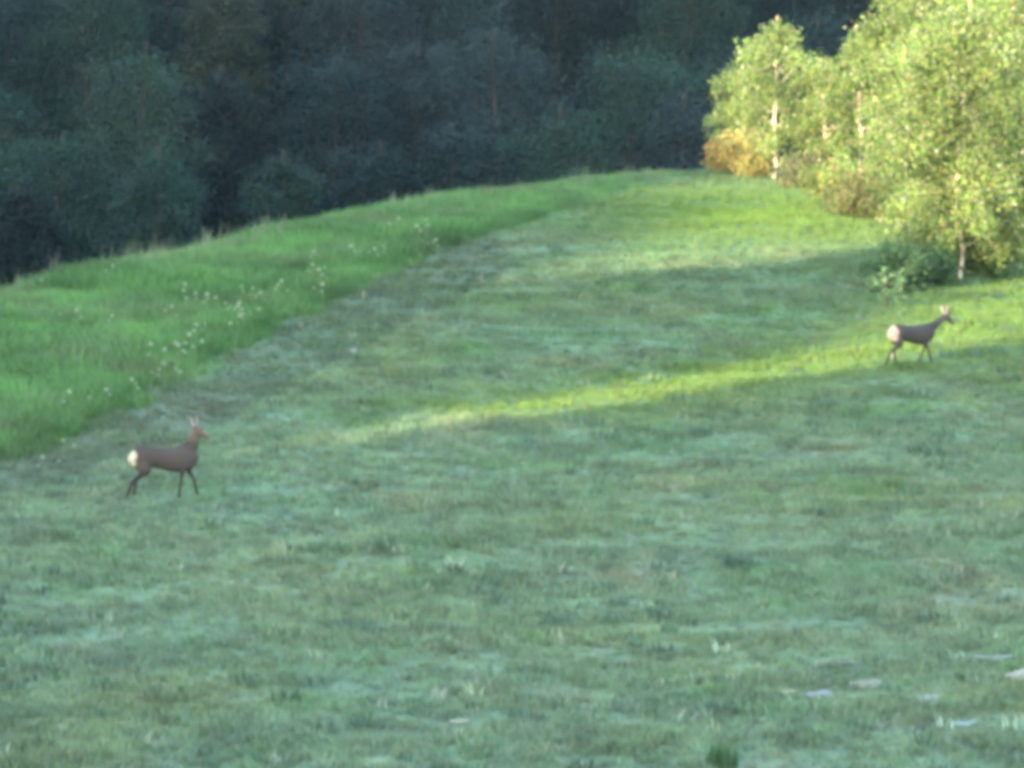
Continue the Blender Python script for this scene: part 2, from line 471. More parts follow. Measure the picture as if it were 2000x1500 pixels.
def grow(height, width, seed, nbr, nleaf, leaf, palette, weights, crown_from=.15, shape=.45, trunk_r=.06, droop=.25, lean=0., spray=.32, wander=.03, bare=()):
    """a trunk with limbs, and a crown of leaf sprays gathered along those limbs"""
    r = np.random.default_rng(seed)
    tz = np.linspace(0, 1, 9)
    wx = np.cumsum(r.normal(0, wander, 9)) * height * .3; wy = np.cumsum(r.normal(0, wander, 9)) * height * .3
    wx -= wx[0]; wy -= wy[0]
    tp = np.stack([wx + lean * tz ** 1.5 * height, wy, tz * height * .97 - .1], 1)
    parts = [tube(tp, trunk_r * (1 - .85 * tz) + .006, 8)]
    pos, tw = [], []
    for i in range(nbr):
        t = crown_from + (1 - crown_from) * ((i + r.uniform(0, 1)) / nbr)
        base = np.array([np.interp(t * .93, tz, tp[:, k]) for k in range(3)])
        rel = (t - crown_from) / (1 - crown_from)
        reach = width / 2 * max(.12, (np.sin(np.pi * min(1, (rel * (1 - shape) + shape * .55) ** .9)) ** .8)) * r.uniform(.55, 1.15)
        if rel > .85: reach *= (1 - rel) / .15 * .8 + .25
        a = i * 2.399 + r.uniform(-.5, .5)
        rise = reach * r.uniform(.25, .75)
        m = base + np.array([math.cos(a) * reach * .55, math.sin(a) * reach * .55, rise * .8])
        tip = base + np.array([math.cos(a) * reach, math.sin(a) * reach, rise - droop * reach * r.uniform(.4, 1.3)])
        br = trunk_r * (1 - .8 * t) * .28 + .003
        parts.append(tube([base, (base + m) / 2 + r.normal(0, .03, 3), m, tip], [br, br * .75, br * .5, br * .15], 5))
        k = int(nleaf / nbr * (.35 + 1.3 * reach / (width / 2)))
        q = r.uniform(.22, 1.08, k) ** .8
        p = np.where(q[:, None] < .55, base + (m - base) * (q / .55)[:, None], m + (tip - m) * ((q - .55) / .45)[:, None])
        rad = spray * width * .32 * (.45 + .75 * np.sin(np.clip(q, 0, 1) * 3.0))
        g = r.normal(0, 1, (k, 3)) * rad[:, None] * np.array((.62, .62, .55))
        p = p + g; p[:, 2] -= np.abs(r.normal(0, .12, k)) * droop * width * .5
        pos.append(p); tw.append(np.full(k, r.uniform(.68, 1.25)))
    pos = np.concatenate(pos); bt = np.concatenate(tw)
    bt = bt[pos[:, 2] > .12]; pos = pos[pos[:, 2] > .12]
    for t0, t1 in bare:                     # stretches where the stem stands free of leaves on its open side
        sx = np.interp(pos[:, 2] / height, tz, tp[:, 0])
        ok = ~((pos[:, 2] > t0 * height) & (pos[:, 2] < t1 * height) & (np.abs(pos[:, 0] - sx) < .12) & (pos[:, 1] < .12))
        pos, bt = pos[ok], bt[ok]
    tv, tf = join(parts)
    lv, lf, lc = leaf_cards(pos, leaf, r, palette, weights, vary=.18)
    return tv, tf, (lv, lf, lc * np.repeat(bt, 4)[:, None])

bark_birch = new_mat('birch_bark', (.72, .66, .58), .7)
t_ = NT(bark_birch)
tc = t_.n('ShaderNodeTexCoord'); mp = t_.n('ShaderNodeMapping'); mp.inputs['Scale'].default_value = (3, 3, 14)
nz = t_.n('ShaderNodeTexNoise', Scale=1.6, Detail=4.); rp = t_.n('ShaderNodeValToRGB')
rp.color_ramp.elements[0].position = .4; rp.color_ramp.elements[0].color = (.10, .08, .06, 1)
rp.color_ramp.elements[1].position = .5; rp.color_ramp.elements[1].color = (.52, .42, .31, 1)
t_.l(tc.outputs['Object'], mp.inputs[0]); t_.l(mp.outputs[0], nz.inputs[0]); t_.l(nz.outputs[0], rp.inputs[0]); t_.l(rp.outputs[0], t_.bsdf.inputs['Base Color'])
bark_dark = new_mat('dark_bark', (.035, .028, .022), .95)
t_ = NT(bark_dark)
nz = t_.n('ShaderNodeTexNoise', Scale=5., Detail=5.); rp = t_.n('ShaderNodeValToRGB')
rp.color_ramp.elements[0].color = (.018, .015, .012, 1); rp.color_ramp.elements[1].color = (.05, .042, .034, 1)
t_.l(nz.outputs[0], rp.inputs[0]); t_.l(rp.outputs[0], t_.bsdf.inputs['Base Color'])
leaf_mat = leaf_material('leaf', .52)
wood_leaf_mat = leaf_material('wood_leaf', .4, .1)

def plant_tree(name, loc, label, cat, group, bark, lmat, rz=0., **kw):
    o = thing(name, loc, label, cat, group, rz)
    tv, tf, (lv, lf, lc) = grow(**kw)
    link('trunk', mesh_np('trunk', tv, tf, None, bark, True), o)
    link('crown', mesh_np('crown', lv, lf, lc, lmat), o)
    return o

B_PAL = [(.142, .205, .050), (.104, .170, .040), (.186, .222, .064), (.270, .275, .180), (.205, .130, .052), (.050, .095, .032)]
B_WTS = [5, 4, 3.5, 1.4, .7, 2.4]
O_PAL = [(.26, .175, .060), (.22, .20, .062), (.27, .14, .052), (.17, .19, .055)]
def birch(px, py, top, width, label, seed, nleaf, depth=None, **kw):
    g = at(px, py) if depth is None else at_depth(px, py, depth)
    if depth is not None: g.z = float(ground_z(g.x, g.y))
    H = (at_depth(px, top, g.y).z - g.z)
    W = width / ppm(g.y)
    a = dict(height=H, width=W, seed=seed, nbr=46, nleaf=nleaf, leaf=.08, palette=B_PAL, weights=B_WTS, crown_from=.12, shape=.3, trunk_r=.075, droop=.3)
    a.update(kw)
    return plant_tree('birch_tree', g, label, 'tree', 'sunlit birches at the edge of the meadow', bark_birch, leaf_mat, **a)

birch(1512, 354, 14, 185, 'slender sunlit birch with two bare white trunk stretches, leftmost of the birches', 1, 11000, trunk_r=.047, crown_from=.12, shape=.12, bare=[(.02, .18), (.32, .43)])
birch(1462, 336, 112, 150, 'low leafy birch leaning out on the left edge of the clump against the dark wood', 2, 8000, lean=-.06, trunk_r=.04, shape=.25, crown_from=.04)
birch(1618, 366, 100, 130, 'rounded birch filling the gap just right of the slender white stemmed one', 3, 12000, crown_from=.03, shape=.5, trunk_r=.05)
birch(1676, 385, 30, 160, 'pale birch with spiky top shoot and one bare white stem', 4, 14000, trunk_r=.05, crown_from=.05, shape=.06, bare=[(.18, .24), (.34, .46)])
birch(1832, 430, -120, 290, 'tall broad birch whose top leaves the picture, behind the drooping one', 5, 36000, nbr=80, crown_from=.04, shape=.5)
birch(1872, 552, -30, 300, 'drooping birch standing nearest the buck with a thin pale stem', 6, 30000, nbr=70, crown_from=.14, trunk_r=.034, droop=.55, shape=.4, bare=[(.05, .13)])
birch(1990, 500, -230, 420, 'largest birch cut by the right edge of the picture', 7, 42000, nbr=90, crown_from=.05, shape=.5)
birch(1962, 515, 180, 190, 'small birch with bright white stem low in the foliage at the right edge', 8, 13000, crown_from=.08, trunk_r=.045, bare=[(.3, .38)], shape=.5)
birch(2080, 520, -150, 380, 'birch mostly outside the picture at far right', 9, 16000, nbr=50)

def bush(name, px, py, top, width, label, seed, nleaf, pal, wts, depth=None, leaf=.085, cat='bush', group=None, **kw):
    g = at(px, py)
    H = at_depth(px, top, g.y).z - g.z; W = width / ppm(g.y)
    a = dict(height=H, width=W, seed=seed, nbr=26, nleaf=int(nleaf * 1.8), leaf=leaf, palette=pal, weights=wts, crown_from=.04, shape=.75, trunk_r=.03, droop=.2, spray=.42)
    a.update(kw)
    return plant_tree(name, g, label, cat, group, bark_dark, leaf_mat, **a)
D_PAL = [(.092, .158, .066), (.076, .138, .060), (.108, .172, .074)]
R_PAL = [(.120, .078, .040), (.105, .135, .04), (.13, .095, .05), (.090, .130, .036)]
P_PAL = [(.15, .12, .080), (.115, .135, .05), (.14, .11, .06), (.10, .13, .04)]
bush('bush', 1755, 575, 484, 125, 'dark green bush in the shade below the birches, behind the buck', 31, 1500, D_PAL, [3, 3, 2], crown_from=.1, shape=.35, spray=.6, nbr=18, leaf=.1)
bush('bush', 1818, 560, 490, 95, 'thin dark scrub filling the shade between the dark bush and the drooping birch', 38, 1700, D_PAL, [3, 3, 2], crown_from=.1, shape=.4, spray=.65, nbr=14, leaf=.1)
bush('sapling', 1732, 606, 520, 80, 'thin shaded sapling with a dark stem just left of the dark bush', 32, 110, D_PAL, [3, 3, 2], crown_from=.3, trunk_r=.03, spray=.6)
bush('bush', 1682, 428, 362, 150, 'reddish brown low bush at the lit foot of the birches', 33, 2600, R_PAL, [3, 3, 2, 5], spray=.65, shape=.5, nbr=18)
bush('bush', 1446, 345, 268, 110, 'orange tinted shrub left of the foot of the leftmost white stem', 34, 2200, O_PAL, [3, 3, 1.5, 4], spray=.6, shape=.5, nbr=18)
bush('bush', 1570, 374, 318, 110, 'pale pinkish low scrub right of the leftmost white stem', 35, 1900, P_PAL, [2, 3, 1, 2], spray=.65, shape=.5, nbr=16)
bush('bush', 1815, 468, 380, 150, 'olive green shrub between the reddish bush and the drooping birch', 36, 3600, B_PAL, B_WTS, spray=.6, shape=.5)
bush('bush', 1635, 398, 330, 120, 'yellow green shrub on the slope left of the reddish bush', 37, 3000, B_PAL[:4] + O_PAL[:1], [5, 4, 3, 1, 2], spray=.6, shape=.5)
bush('bush', 1472, 352, 306, 70, 'small golden shrub touching the leftmost white stem foot', 39, 1500, O_PAL, [2, 4, 1, 4], spray=.65, shape=.5, nbr=14)
bush('bush', 1930, 545, 440, 150, 'pale green shrub under the drooping birch at right', 40, 3400, B_PAL, B_WTS, spray=.6, shape=.5)

# ------------------------------------------------------------------ dark wood on the far side of the dip
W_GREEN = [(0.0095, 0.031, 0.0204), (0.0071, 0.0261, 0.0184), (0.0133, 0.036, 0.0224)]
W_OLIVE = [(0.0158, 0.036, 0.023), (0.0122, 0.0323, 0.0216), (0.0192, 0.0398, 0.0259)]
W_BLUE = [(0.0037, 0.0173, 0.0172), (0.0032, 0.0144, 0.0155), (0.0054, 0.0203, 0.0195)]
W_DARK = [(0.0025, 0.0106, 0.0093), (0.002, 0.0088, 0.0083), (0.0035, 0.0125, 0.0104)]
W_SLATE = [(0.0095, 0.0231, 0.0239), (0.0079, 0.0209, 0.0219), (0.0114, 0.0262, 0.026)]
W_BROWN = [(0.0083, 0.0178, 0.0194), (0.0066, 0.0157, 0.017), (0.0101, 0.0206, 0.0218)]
WOOD = 'trees of the shaded wood beyond the brow'
def wood_tree(px, top, width, d, pal, label, seed, nleaf=13000, leaf=.13, name='forest_tree', **kw):
    g = at_depth(px, 300, d); g.z = float(ground_z(g.x, g.y))
    H = max(3., at_depth(px, top, d).z - g.z)
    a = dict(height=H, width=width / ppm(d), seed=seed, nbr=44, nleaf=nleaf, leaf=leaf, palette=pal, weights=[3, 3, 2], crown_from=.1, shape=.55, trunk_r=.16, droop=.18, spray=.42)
    a.update(kw)
    return plant_tree(name, g, label, 'tree', WOOD, bark_dark, wood_leaf_mat, **a)

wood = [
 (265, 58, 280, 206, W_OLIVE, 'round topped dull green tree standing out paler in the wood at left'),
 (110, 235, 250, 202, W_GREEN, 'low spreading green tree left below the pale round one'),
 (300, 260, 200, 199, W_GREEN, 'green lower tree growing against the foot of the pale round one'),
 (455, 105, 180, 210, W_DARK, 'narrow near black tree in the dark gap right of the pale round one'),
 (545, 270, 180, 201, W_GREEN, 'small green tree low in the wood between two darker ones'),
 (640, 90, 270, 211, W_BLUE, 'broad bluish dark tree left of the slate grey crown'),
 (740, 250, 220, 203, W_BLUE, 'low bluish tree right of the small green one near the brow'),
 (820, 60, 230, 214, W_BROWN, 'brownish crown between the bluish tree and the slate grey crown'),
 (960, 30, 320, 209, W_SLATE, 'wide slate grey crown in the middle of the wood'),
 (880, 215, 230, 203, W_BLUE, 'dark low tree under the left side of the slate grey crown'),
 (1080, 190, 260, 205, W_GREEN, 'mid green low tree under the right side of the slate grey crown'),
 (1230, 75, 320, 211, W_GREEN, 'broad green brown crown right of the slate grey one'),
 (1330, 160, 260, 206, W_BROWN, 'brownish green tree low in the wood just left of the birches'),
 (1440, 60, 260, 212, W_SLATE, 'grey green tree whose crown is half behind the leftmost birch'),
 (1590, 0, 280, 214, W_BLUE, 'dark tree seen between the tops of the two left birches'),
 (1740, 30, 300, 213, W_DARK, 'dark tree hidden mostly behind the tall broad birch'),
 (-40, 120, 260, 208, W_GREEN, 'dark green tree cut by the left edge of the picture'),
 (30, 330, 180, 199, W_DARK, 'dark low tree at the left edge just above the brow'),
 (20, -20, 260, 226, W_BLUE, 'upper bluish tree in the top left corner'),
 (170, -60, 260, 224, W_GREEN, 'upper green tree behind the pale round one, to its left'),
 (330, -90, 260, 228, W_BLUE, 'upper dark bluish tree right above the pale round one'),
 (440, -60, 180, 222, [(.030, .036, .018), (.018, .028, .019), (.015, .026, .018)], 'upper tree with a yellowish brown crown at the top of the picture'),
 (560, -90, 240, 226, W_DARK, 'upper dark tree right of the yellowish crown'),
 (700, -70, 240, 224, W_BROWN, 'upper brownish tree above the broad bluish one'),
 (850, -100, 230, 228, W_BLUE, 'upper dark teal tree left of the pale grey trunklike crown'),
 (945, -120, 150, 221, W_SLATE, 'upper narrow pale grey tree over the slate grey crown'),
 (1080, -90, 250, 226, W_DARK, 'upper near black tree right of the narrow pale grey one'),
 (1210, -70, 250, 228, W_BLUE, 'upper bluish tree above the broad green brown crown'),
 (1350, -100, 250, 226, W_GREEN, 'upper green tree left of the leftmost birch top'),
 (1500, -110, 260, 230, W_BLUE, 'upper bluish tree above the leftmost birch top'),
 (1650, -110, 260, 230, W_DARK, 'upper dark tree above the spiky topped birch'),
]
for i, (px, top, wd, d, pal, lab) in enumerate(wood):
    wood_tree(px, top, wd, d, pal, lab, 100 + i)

# brambles and saplings of the wood's floor: nobody could count them
n = 46000
x = rng.uniform(-26, 26, n); y = rng.uniform(188, 246, n)
hgt = np.clip(1.1 + 1. * noise2(x * .5, y * .4, 61, 3), .15, 3.2) * rng.uniform(0, 1, n) ** .7
v, f, c = leaf_cards(np.stack([x, y, ground_z(x, y) + hgt], -1), .3, rng, W_DARK + W_BLUE, [3, 3, 2, 2, 2, 1])
tag(link('undergrowth', mesh_np('undergrowth', v, f, c, wood_leaf_mat)), 'dark brambly undergrowth covering the floor of the shaded wood', 'undergrowth', kind='stuff')

# ------------------------------------------------------------------ white flowers in the uncut grass
stem_mat = tint_material('flower_stem')
flower_mat = leaf_material('flower_petal', .3)
def umbel_meshes(seed, hgt):
    r = np.random.default_rng(seed)
    top = np.array((r.normal(0, .05), r.normal(0, .05), hgt))
    forks = [(top, 1.)] + [(np.array((r.normal(0, .10), r.normal(0, .10), hgt * q)), .75) for q in (.84, .70)[:1 + seed % 2]]
    parts = [tube([(0, 0, 0), top * (.3, .3, .5), top], [.007, .006, .003], 5)]
    for e, k in forks[1:]: parts.append(tube([top * (.4, .4, .55), e], [.004, .002], 4))
    sv, sf = join(parts)
    stem = mesh_np('stem', sv, sf, np.broadcast_to(np.array((.09, .15, .06)), (len(sv), 3)), stem_mat)
    heads = []
    for e, k in forks:                      # a lumpy dome of tiny white flowers
        bm = bmesh.new(); bmesh.ops.create_icosphere(bm, subdivisions=2, radius=1)
        for v in bm.verts:
            q = r.uniform(.6, 1.15)
            v.co = Vector((v.co.x * .038 * q, v.co.y * .038 * q, max(v.co.z, -.35) * .05 * q)) * k + Vector(e)
        me = bpy.data.meshes.new('flower_head'); bm.to_mesh(me); bm.free()
        t = np.ones((len(me.vertices), 4), np.float32); t[:, :3] = np.array((.20, .26, .18)) * r.uniform(.55, 1.25, (len(t), 1))
        me.attributes.new('tint', 'FLOAT_COLOR', 'POINT').data.foreach_set('color', t.ravel()); me.materials.append(flower_mat)
        heads.append(me)
    return stem, heads
umb = [umbel_meshes(200 + k, h) for k, h in enumerate((.58, .5, .66, .44, .75, .52))]
def flower(px, py, k, label, group):
    g = at(px, py)
    o = thing('flowering_plant', g, label, 'flower', group, rng.uniform(0, 6.28), float(rng.uniform(.6, 1.15)))
    s, hs = umb[k % 6]
    link('stem', s, o)
    for h in hs: link('flower_head', h, o)
clusters = [
 ('white flowering plant in the dense pale patch of the uncut grass above the left deer', 'white flowers of the dense patch', [(360, 612), (350, 632), (384, 626), (398, 612), (430, 622), (468, 618), (462, 634), (474, 630), (508, 600), (515, 594), (540, 596), (528, 602), (480, 604), (410, 650), (440, 640), (496, 615)]),
 ('white flowering plant low near the cut edge of the uncut grass', 'white flowers near the cut edge', [(382, 690), (376, 704), (370, 712), (330, 742), (346, 738), (318, 746), (352, 728), (324, 722), (460, 684)]),
 ('white flowering plant in the loose row towards the top of the uncut grass', 'white flowers of the upper row', [(598, 536), (616, 531), (690, 522), (700, 518), (682, 526), (642, 560), (624, 566), (742, 496), (766, 488), (800, 492), (828, 482), (838, 476), (812, 488), (734, 500)]),
 ('pale seeding plant on the brow with the dark wood behind', 'pale plants on the brow', [(412, 438), (430, 436), (488, 428), (720, 390), (735, 388), (750, 386)]),
]
for lab, gr, pts in clusters:
    for k, (a, b) in enumerate(pts): flower(a + rng.normal(0, 9), b + 18 + rng.normal(0, 9), k, lab, gr)
for k, (a, b, lab) in enumerate([
 (218, 655, 'white flowering plant alone in the tall grass left of the dense flower patch'),
 (140, 640, 'white flowering plant alone in the tall grass nearest the left edge at mid height'),
 (212, 560, 'white flowering plant alone in tall grass between the brow and the dense flower patch'),
 (30, 540, 'white flowering plant in the tall grass nearest the top left end of the brow'),
 (85, 590, 'white flowering plant standing alone in the tall grass near the left edge'),
 (268, 780, 'white flowering plant at the lower end of the flower row by the cut edge'),
 (210, 800, 'white flowering plant alone in the tall grass up and left from the left deer'),
 (146, 812, 'lowest white flowering plant still inside the uncut tall grass at left'),
 (211, 485, 'clump of pale flowers on the brow where it meets the darkest part of the wood'),
 (262, 474, 'pale flowering plant on the brow below the pale round tree'),
 (930, 352, 'pale flowering plant on the brow below the slate grey crown'),
 (1075, 333, 'pale flowering plant at the highest part of the brow left of the birches')]):
    flower(a, b + 18, k, lab, 'white flowers standing singly')
flower(126, 905, 3, 'tall white flowering plant standing alone on the mown strip at left', None)
flower(92, 945, 1, 'white flowering plant below the mown strip at the left edge', None)

# ------------------------------------------------------------------ tufts of rank growth and stones on the near slope
def tuft(name, px, py, wpx, hpx, col, label, seed, n=90, cat='grass tuft'):
    g = at(px, py); q = ppm(g.y)
    m = tuft_mesh('blades', n, hpx / q, wpx / q / 2, .014, .5, seed, None)
    t = np.array(col) * np.random.default_rng(seed).uniform(.7, 1.3, (n, 1))
    t = np.repeat(t, 6, 0)
    a = m.attributes.new('tint', 'FLOAT_COLOR', 'POINT'); c = np.ones((len(t), 4), np.float32); c[:, :3] = t; a.data.foreach_set('color', c.ravel())
    m.materials.append(leaf_mat)
    o = link(name, m, None, g)
    return tag(o, label, cat)
tuft('grass_tuft', 1410, 1500, 62, 48, (.062, .125, .052), 'bright green leafy tuft at the bottom edge of the picture', 301, 150)
tuft('grass_tuft', 640, 1082, 80, 30, (.060, .105, .055), 'dark green tuft of rank grass right below the left deer', 302)
tuft('grass_tuft', 1440, 1110, 60, 32, (.060, .110, .065), 'dark tuft in the middle of the near slope at right', 303)
tuft('grass_tuft', 1795, 832, 110, 26, (.065, .105, .075), 'wide dark tuft below the buck at right', 304)
tuft('grass_tuft', 1368, 852, 50, 22, (.065, .110, .070), 'small dark tuft just under the sunlit streak', 305)
tuft('grass_tuft', 690, 1236, 110, 30, (.065, .105, .080), 'wide bluish dark tuft on the lower slope left of centre', 306)
tuft('grass_tuft', 668, 704, 80, 18, (.055, .080, .055), 'dark low tuft on the edge of the mown strip', 307)
tuft('grass_tuft', 895, 592, 90, 22, (.075, .105, .050), 'dark tuft at the upper end of the mown strip', 308)
tuft('grass_tuft', 210, 1310, 100, 26, (.060, .110, .085), 'bluish tuft on the lower slope at left', 309)
tuft('grass_tuft', 1090, 1220, 70, 20, (.070, .115, .080), 'small bluish tuft low on the slope near the centre', 310)

stone_mat = tint_material('field_stone', .9, .3, 9.)
def stone(px, py, wpx, hpx, col, label, seed):
    g = at(px, py); q = ppm(g.y); r = np.random.default_rng(seed)
    bm = bmesh.new(); bmesh.ops.create_icosphere(bm, subdivisions=4, radius=1)
    w, h = wpx / q / 2, hpx / q
    ph = r.uniform(0, 9, 6)
    for vv in bm.verts:
        c = vv.co
        k = 1 + .16 * math.sin(2.3 * c.x + ph[0]) * math.cos(1.9 * c.y + ph[1]) + .10 * math.sin(4.1 * c.y + ph[2] + 2 * c.z) + .07 * math.sin(7 * c.x + ph[3]) * math.sin(6 * c.z + ph[4]) + .04 * math.sin(15 * c.x + 9 * c.y + ph[1]) * math.sin(13 * c.y - 6 * c.x)
        vv.co = Vector((c.x * w * k, c.y * w * .8 * k, max(-.3, min(c.z, .5 + .16 * c.x + .1 * math.sin(3 * c.y + ph[5]))) * h * .85 * k))
    me = bpy.data.meshes.new('stone'); bm.to_mesh(me); bm.free()
    a = me.attributes.new('tint', 'FLOAT_COLOR', 'POINT'); a.data.foreach_set('color', np.tile(np.array((*[v * .36 for v in col], 1), np.float32), len(me.vertices)))
    me.polygons.foreach_set('use_smooth', np.ones(len(me.polygons), bool)); me.materials.append(stone_mat)
    o = link('stone', me, None, (g.x, g.y, g.z + .015)); o.rotation_euler = (0, 0, r.uniform(-.3, .3))
    return tag(o, label, 'stone', 'pale stones lying in the grass')
stone(1542, 1356, 44, 10, (.52, .55, .36), 'thin yellowish pale flat stone beside the bluish grey one', 401)
stone(1597, 1366, 62, 28, (.34, .39, .38), 'bluish grey rounded stone in the lower right grass', 402)
stone(1690, 1342, 62, 22, (.36, .42, .36), 'pale stone with a shaded right end, right of the bluish grey one', 403)
stone(1990, 1330, 50, 34, (.50, .58, .52), 'whitish stone at the right edge of the picture', 404)
stone(1940, 1290, 70, 14, (.36, .42, .38), 'flat grey green stone above left of the whitish one', 405)
stone(895, 1414, 42, 9, (.42, .45, .33), 'thin pale flat stone at the bottom left of centre', 406)
stone(1222, 1418, 26, 9, (.48, .46, .38), 'small pale flat stone near the bottom centre', 407)
stone(1140, 1500, 56, 12, (.45, .50, .48), 'pale flat stone cut by the bottom edge', 408)
stone(1296, 570, 14, 8, (.6, .6, .55), 'tiny white stone in the shade below the lit birch slope', 409)
stone(690, 688, 14, 9, (.5, .52, .52), 'tiny white stone on the dark tuft of the mown strip', 410)
stone(1922, 955, 12, 10, (.5, .53, .5), 'tiny pale stone in the shaded slope under the buck', 411)
stone(545, 1140, 12, 10, (.48, .52, .48), 'tiny pale stone on the lower slope left of centre', 412)
stone(490, 1250, 20, 12, (.36, .44, .42), 'small grey stone on the lower left slope', 413)

stone(1655, 1300, 46, 9, (.36, .44, .40), 'low greenish pale stone above the yellowish one', 414)
stone(1800, 1368, 64, 12, (.40, .47, .42), 'broad low pale stone between the shaded-end stone and the right edge', 415)
stone(1480, 1412, 44, 9, (.40, .46, .36), 'low pale stone down left from the yellowish one', 416)
stone(1880, 1420, 50, 10, (.36, .45, .42), 'low bluish pale stone at the lower right, below the others', 417)

# ------------------------------------------------------------------ roe deer
coat = new_mat('deer_coat', rough=.85, spec=.15); t_ = NT(coat)
a_ = t_.n('ShaderNodeAttribute', attribute_name='tint')
tc = t_.n('ShaderNodeTexCoord'); mp = t_.n('ShaderNodeMapping'); mp.inputs['Scale'].default_value = (14, 40, 40)
nz = t_.n('ShaderNodeTexNoise', Scale=2., Detail=5.); mr = t_.n('ShaderNodeMapRange'); mr.inputs['To Min'].default_value = .45; mr.inputs['To Max'].default_value = 1.55
hv = t_.n('ShaderNodeHueSaturation'); bp = t_.n('ShaderNodeBump', Strength=.5, Distance=.01)
t_.l(tc.outputs['Object'], mp.inputs[0]); t_.l(mp.outputs[0], nz.inputs[0]); t_.l(nz.outputs[0], mr.inputs['Value']); t_.l(mr.outputs[0], hv.inputs['Value'])
t_.l(a_.outputs['Color'], hv.inputs['Color']); t_.l(hv.outputs[0], t_.bsdf.inputs['Base Color']); t_.l(nz.outputs[0], bp.inputs['Height']); t_.l(bp.outputs[0], t_.bsdf.inputs['Normal'])
horn = new_mat('hoof_and_nose', (.02, .018, .016), .4, .5)
antler_mat = new_mat('antler', (.16, .12, .085), .7)
inner_ear = new_mat('inner_ear', (.55, .44, .40), .8)

def sweep(bm, secs, sides=16, axis_='auto'):
    """secs: (centre, half width across, half height) rings; closed at both ends"""
    rings = []
    cs = [Vector(s[0]) for s in secs]
    for i, (c, w, h) in enumerate(secs):
        d = (cs[min(i + 1, len(cs) - 1)] - cs[max(i - 1, 0)]).normalized()
        side = Vector((0, 1, 0)); side = (side - d * side.dot(d)).normalized()
        up = d.cross(side)
        rings.append([bm.verts.new(cs[i] + side * (w * math.cos(6.2832 * k / sides)) + up * (h * math.sin(6.2832 * k / sides))) for k in range(sides)])
    for a, b in zip(rings[:-1], rings[1:]):
        for k in range(sides):
            bm.faces.new((a[k], a[(k + 1) % sides], b[(k + 1) % sides], b[k]))
    bm.faces.new(rings[0][::-1]); bm.faces.new(rings[-1])

def lerp_secs(secs, m=4):
    """smooth the ring list (Catmull-Rom)"""
    A = np.array([(*c, w, h) for c, w, h in secs]); out = []
    n = len(A)
    for i in range(n - 1):
        p0, p1, p2, p3 = A[max(i - 1, 0)], A[i], A[i + 1], A[min(i + 2, n - 1)]
        for t in np.arange(m) / m:
            out.append(.5 * (2 * p1 + (p2 - p0) * t + (2 * p0 - 5 * p1 + 4 * p2 - p3) * t * t + (3 * p1 - p0 - 3 * p2 + p3) * t ** 3))
    out.append(A[-1])
    return [((r[0], r[1], r[2]), max(.004, r[3]), max(.004, r[4])) for r in out]

